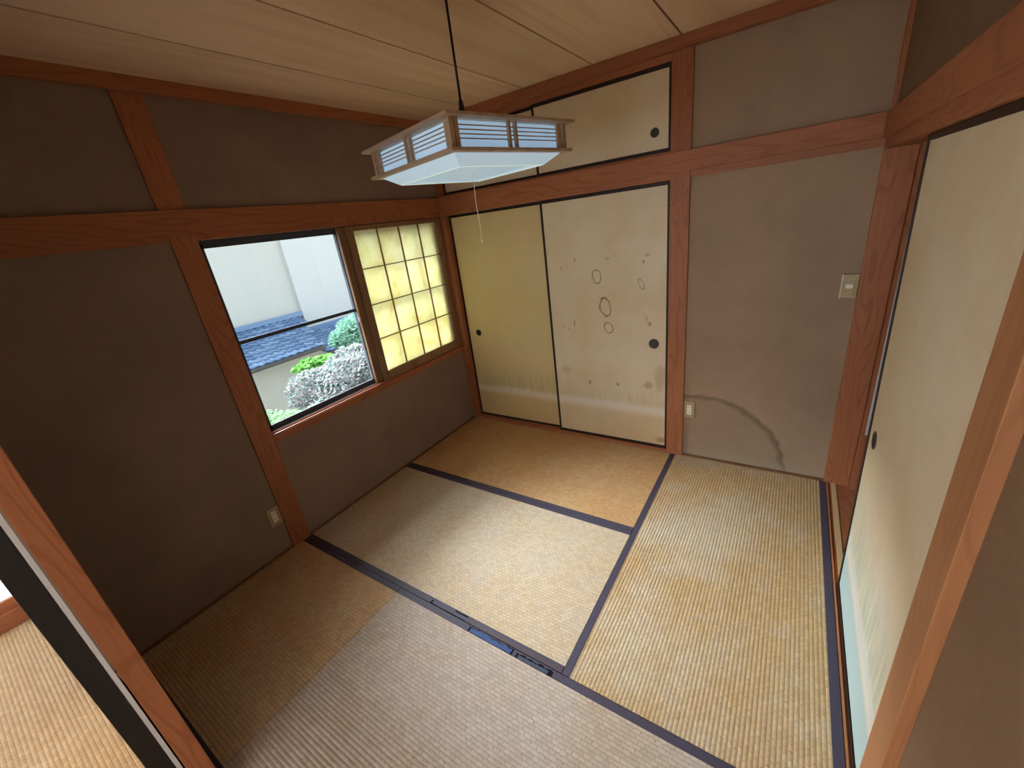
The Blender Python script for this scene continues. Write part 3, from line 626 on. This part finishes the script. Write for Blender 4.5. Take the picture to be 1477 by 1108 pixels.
# ------------------------------------------------------------------ outside: neighbouring house (the room is on the upper floor)
GZ = -4.6
sbox('ground', (-24, -0.20, -12, 18, GZ - .3, GZ), SOIL, 'bare garden ground outside the window')
L = Vector((-13.05, 0, GZ))
hs = thing('neighbour_house', 'pale rendered house with blue-grey tiled lower roofs beyond the window', 'house', L)
def hb(n, x0, x1, y0, y1, z0, z1, m): return box(n, x0 - L.x, x1 - L.x, y0, y1, z0 - L.z, z1 - L.z, m, hs)
hb('wall', -18, -13.05, -8, 5.85, GZ, 3.6, HWALL); hb('wall', -18, -12.90, 5.85, 14, GZ, 3.6, HWALL2)
hb('lower_wall', -13.05, -11.35, -8, 5.3, GZ, -1.62, HWALL); hb('lower_wall', -12.9, -11.4, 5.3, 14, GZ, -1.85, HWALL)
hb('roof_slab', -18.2, -12.5, -8.3, 14.3, 3.6, 3.8, GUTTER)
def tile_mesh():
    mb = MB(); n = 7; pts = []; wd, ln = 0.275, 0.27
    for j in (0, 1):
        for k in range(n):
            u = k / (n - 1); z = 0.024 * math.sin(u * 2 * math.pi) + 0.012
            if u > 0.85: z += 0.012
            pts.append((j * ln, u * wd, z + (0.032 if j == 1 else 0.0)))
    mb.grid(pts, n); mb.grid([(x, y, z - 0.018) for x, y, z in pts], n)
    mb.f += [(n + k, n + k + 1, 3 * n + k + 1, 3 * n + k) for k in range(n - 1)] + [(0, n, 3 * n, 2 * n), (n - 1, 2 * n - 1, 4 * n - 1, 3 * n - 1)]
    return mb.mesh('roof_tile', TILE, True)
tm = tile_mesh()
def pent(xt, zt, xe, ze, y0, y1, hip, tile_y0):
    run = xe - xt; sl = math.atan2(zt - ze, run); length = math.hypot(run, zt - ze); nc = int(round(length / 0.235))
    hb_ = MB(); a = [(xt, zt - .02), (xe, ze - .02), (xe, ze - .07), (xt, zt - .12)]
    hb_.prism([(p - L.x, q_ - L.z) for p, q_ in a], 1, y0, y1 - (hip * .9 if hip else 0)); obj('roof_deck', hb_, TILE, hs)
    for c in range(nc):
        f = c * length / nc
        x = xt + f * math.cos(sl); z = zt - f * math.sin(sl); yend = y1 - hip * (f / length); y = tile_y0
        while y + 0.25 <= yend:
            o = put('roof_tile', tm, hs, loc=(x - L.x, y, z - L.z - 0.015)); o.rotation_euler = (0, sl, 0); y += 0.262
    hb2 = MB(); hb2.bar((xt + .05 - L.x, y0, zt + .05 - L.z), (xt + .05 - L.x, y1, zt + .05 - L.z), 0.24, 0.14); obj('ridge_tile', hb2, TILE, hs)
    g_ = MB(); g_.bar((xe + .07 - L.x, y0, ze - .09 - L.z), (xe + .07 - L.x, y1 - hip, ze - .09 - L.z), 0.12, 0.09); obj('gutter', g_, GUTTER, hs)
pent(-13.0, -0.61, -10.85, -1.44, -4.0, 5.81, 0.75, 0.4)
pent(-12.85, -1.25, -10.85, -1.72, 5.15, 11.0, 0.0, 5.15)
# ------------------------------------------------------------------ shrubs
def shrub(label, c, r, m, n, leaf, seed, group='garden shrubs outside the window'):
    g = GZ; R_ = random.Random(seed); t = thing('garden_shrub', label, 'shrub', (c[0], c[1], g), group); mb = MB()
    cz = c[2] - g
    blobs = [(R_.uniform(-.5, .5) * r[0], R_.uniform(-.5, .5) * r[1], cz + R_.uniform(-.4, .4) * r[2], R_.uniform(.24, .46)) for _ in range(26)] + [(0, 0, cz, .70)] * 5
    for _ in range(n):
        b = R_.choice(blobs); d = Vector((R_.gauss(0, 1), R_.gauss(0, 1), R_.gauss(0, 1))).normalized() * (R_.uniform(.8, 1.0))
        p = Vector((b[0] + d.x * r[0] * b[3], b[1] + d.y * r[1] * b[3], b[2] + d.z * r[2] * b[3]))
        s = leaf * R_.uniform(.6, 1.25); u = Vector((R_.gauss(0, 1), R_.gauss(0, 1), R_.gauss(0, .7))).normalized(); v = u.cross(Vector((R_.gauss(0, 1), R_.gauss(0, 1), R_.gauss(0, 1)))).normalized()
        i = len(mb.v); mb.v += [tuple(p - u * s), tuple(p + v * s * .45), tuple(p + u * s), tuple(p - v * s * .45)]; mb.f.append((i, i + 1, i + 2, i + 3))
    me = bpy.data.meshes.new('foliage'); me.from_pydata(mb.v, [], mb.f); me.materials.append(m)
    f_ = put('foliage', me, t); f_['kind'] = 'stuff'
    sm = MB()
    for k in range(5):
        a = k * 1.257 + seed; sm.bar((0.05 * math.cos(a), 0.05 * math.sin(a), 0), (r[0] * .5 * math.cos(a), r[1] * .5 * math.sin(a), cz + r[2] * .2), 0.04, 0.04)
    obj('stem', sm, BARK, t); return t
shrub('large mauve-green shrub filling the lower right of the window view', (-6.2, 2.95, -1.80), (1.15, 1.9, 1.5), LF1, 34000, 0.060, 1)
shrub('taller blue-green bush behind the mauve shrub at the right of the view', (-8.4, 5.2, -0.95), (0.95, 1.4, 1.0), LF2, 14000, 0.058, 2)
shrub('small bright green plant under the tiled eave', (-8.3, 3.25, -1.40), (0.5, 0.75, 0.42), LF3, 900, 0.11, 3)
shrub('pale green low bush at the bottom left of the window view', (-5.0, 0.40, -1.48), (0.6, 0.95, 0.75), LF4, 16000, 0.040, 4)
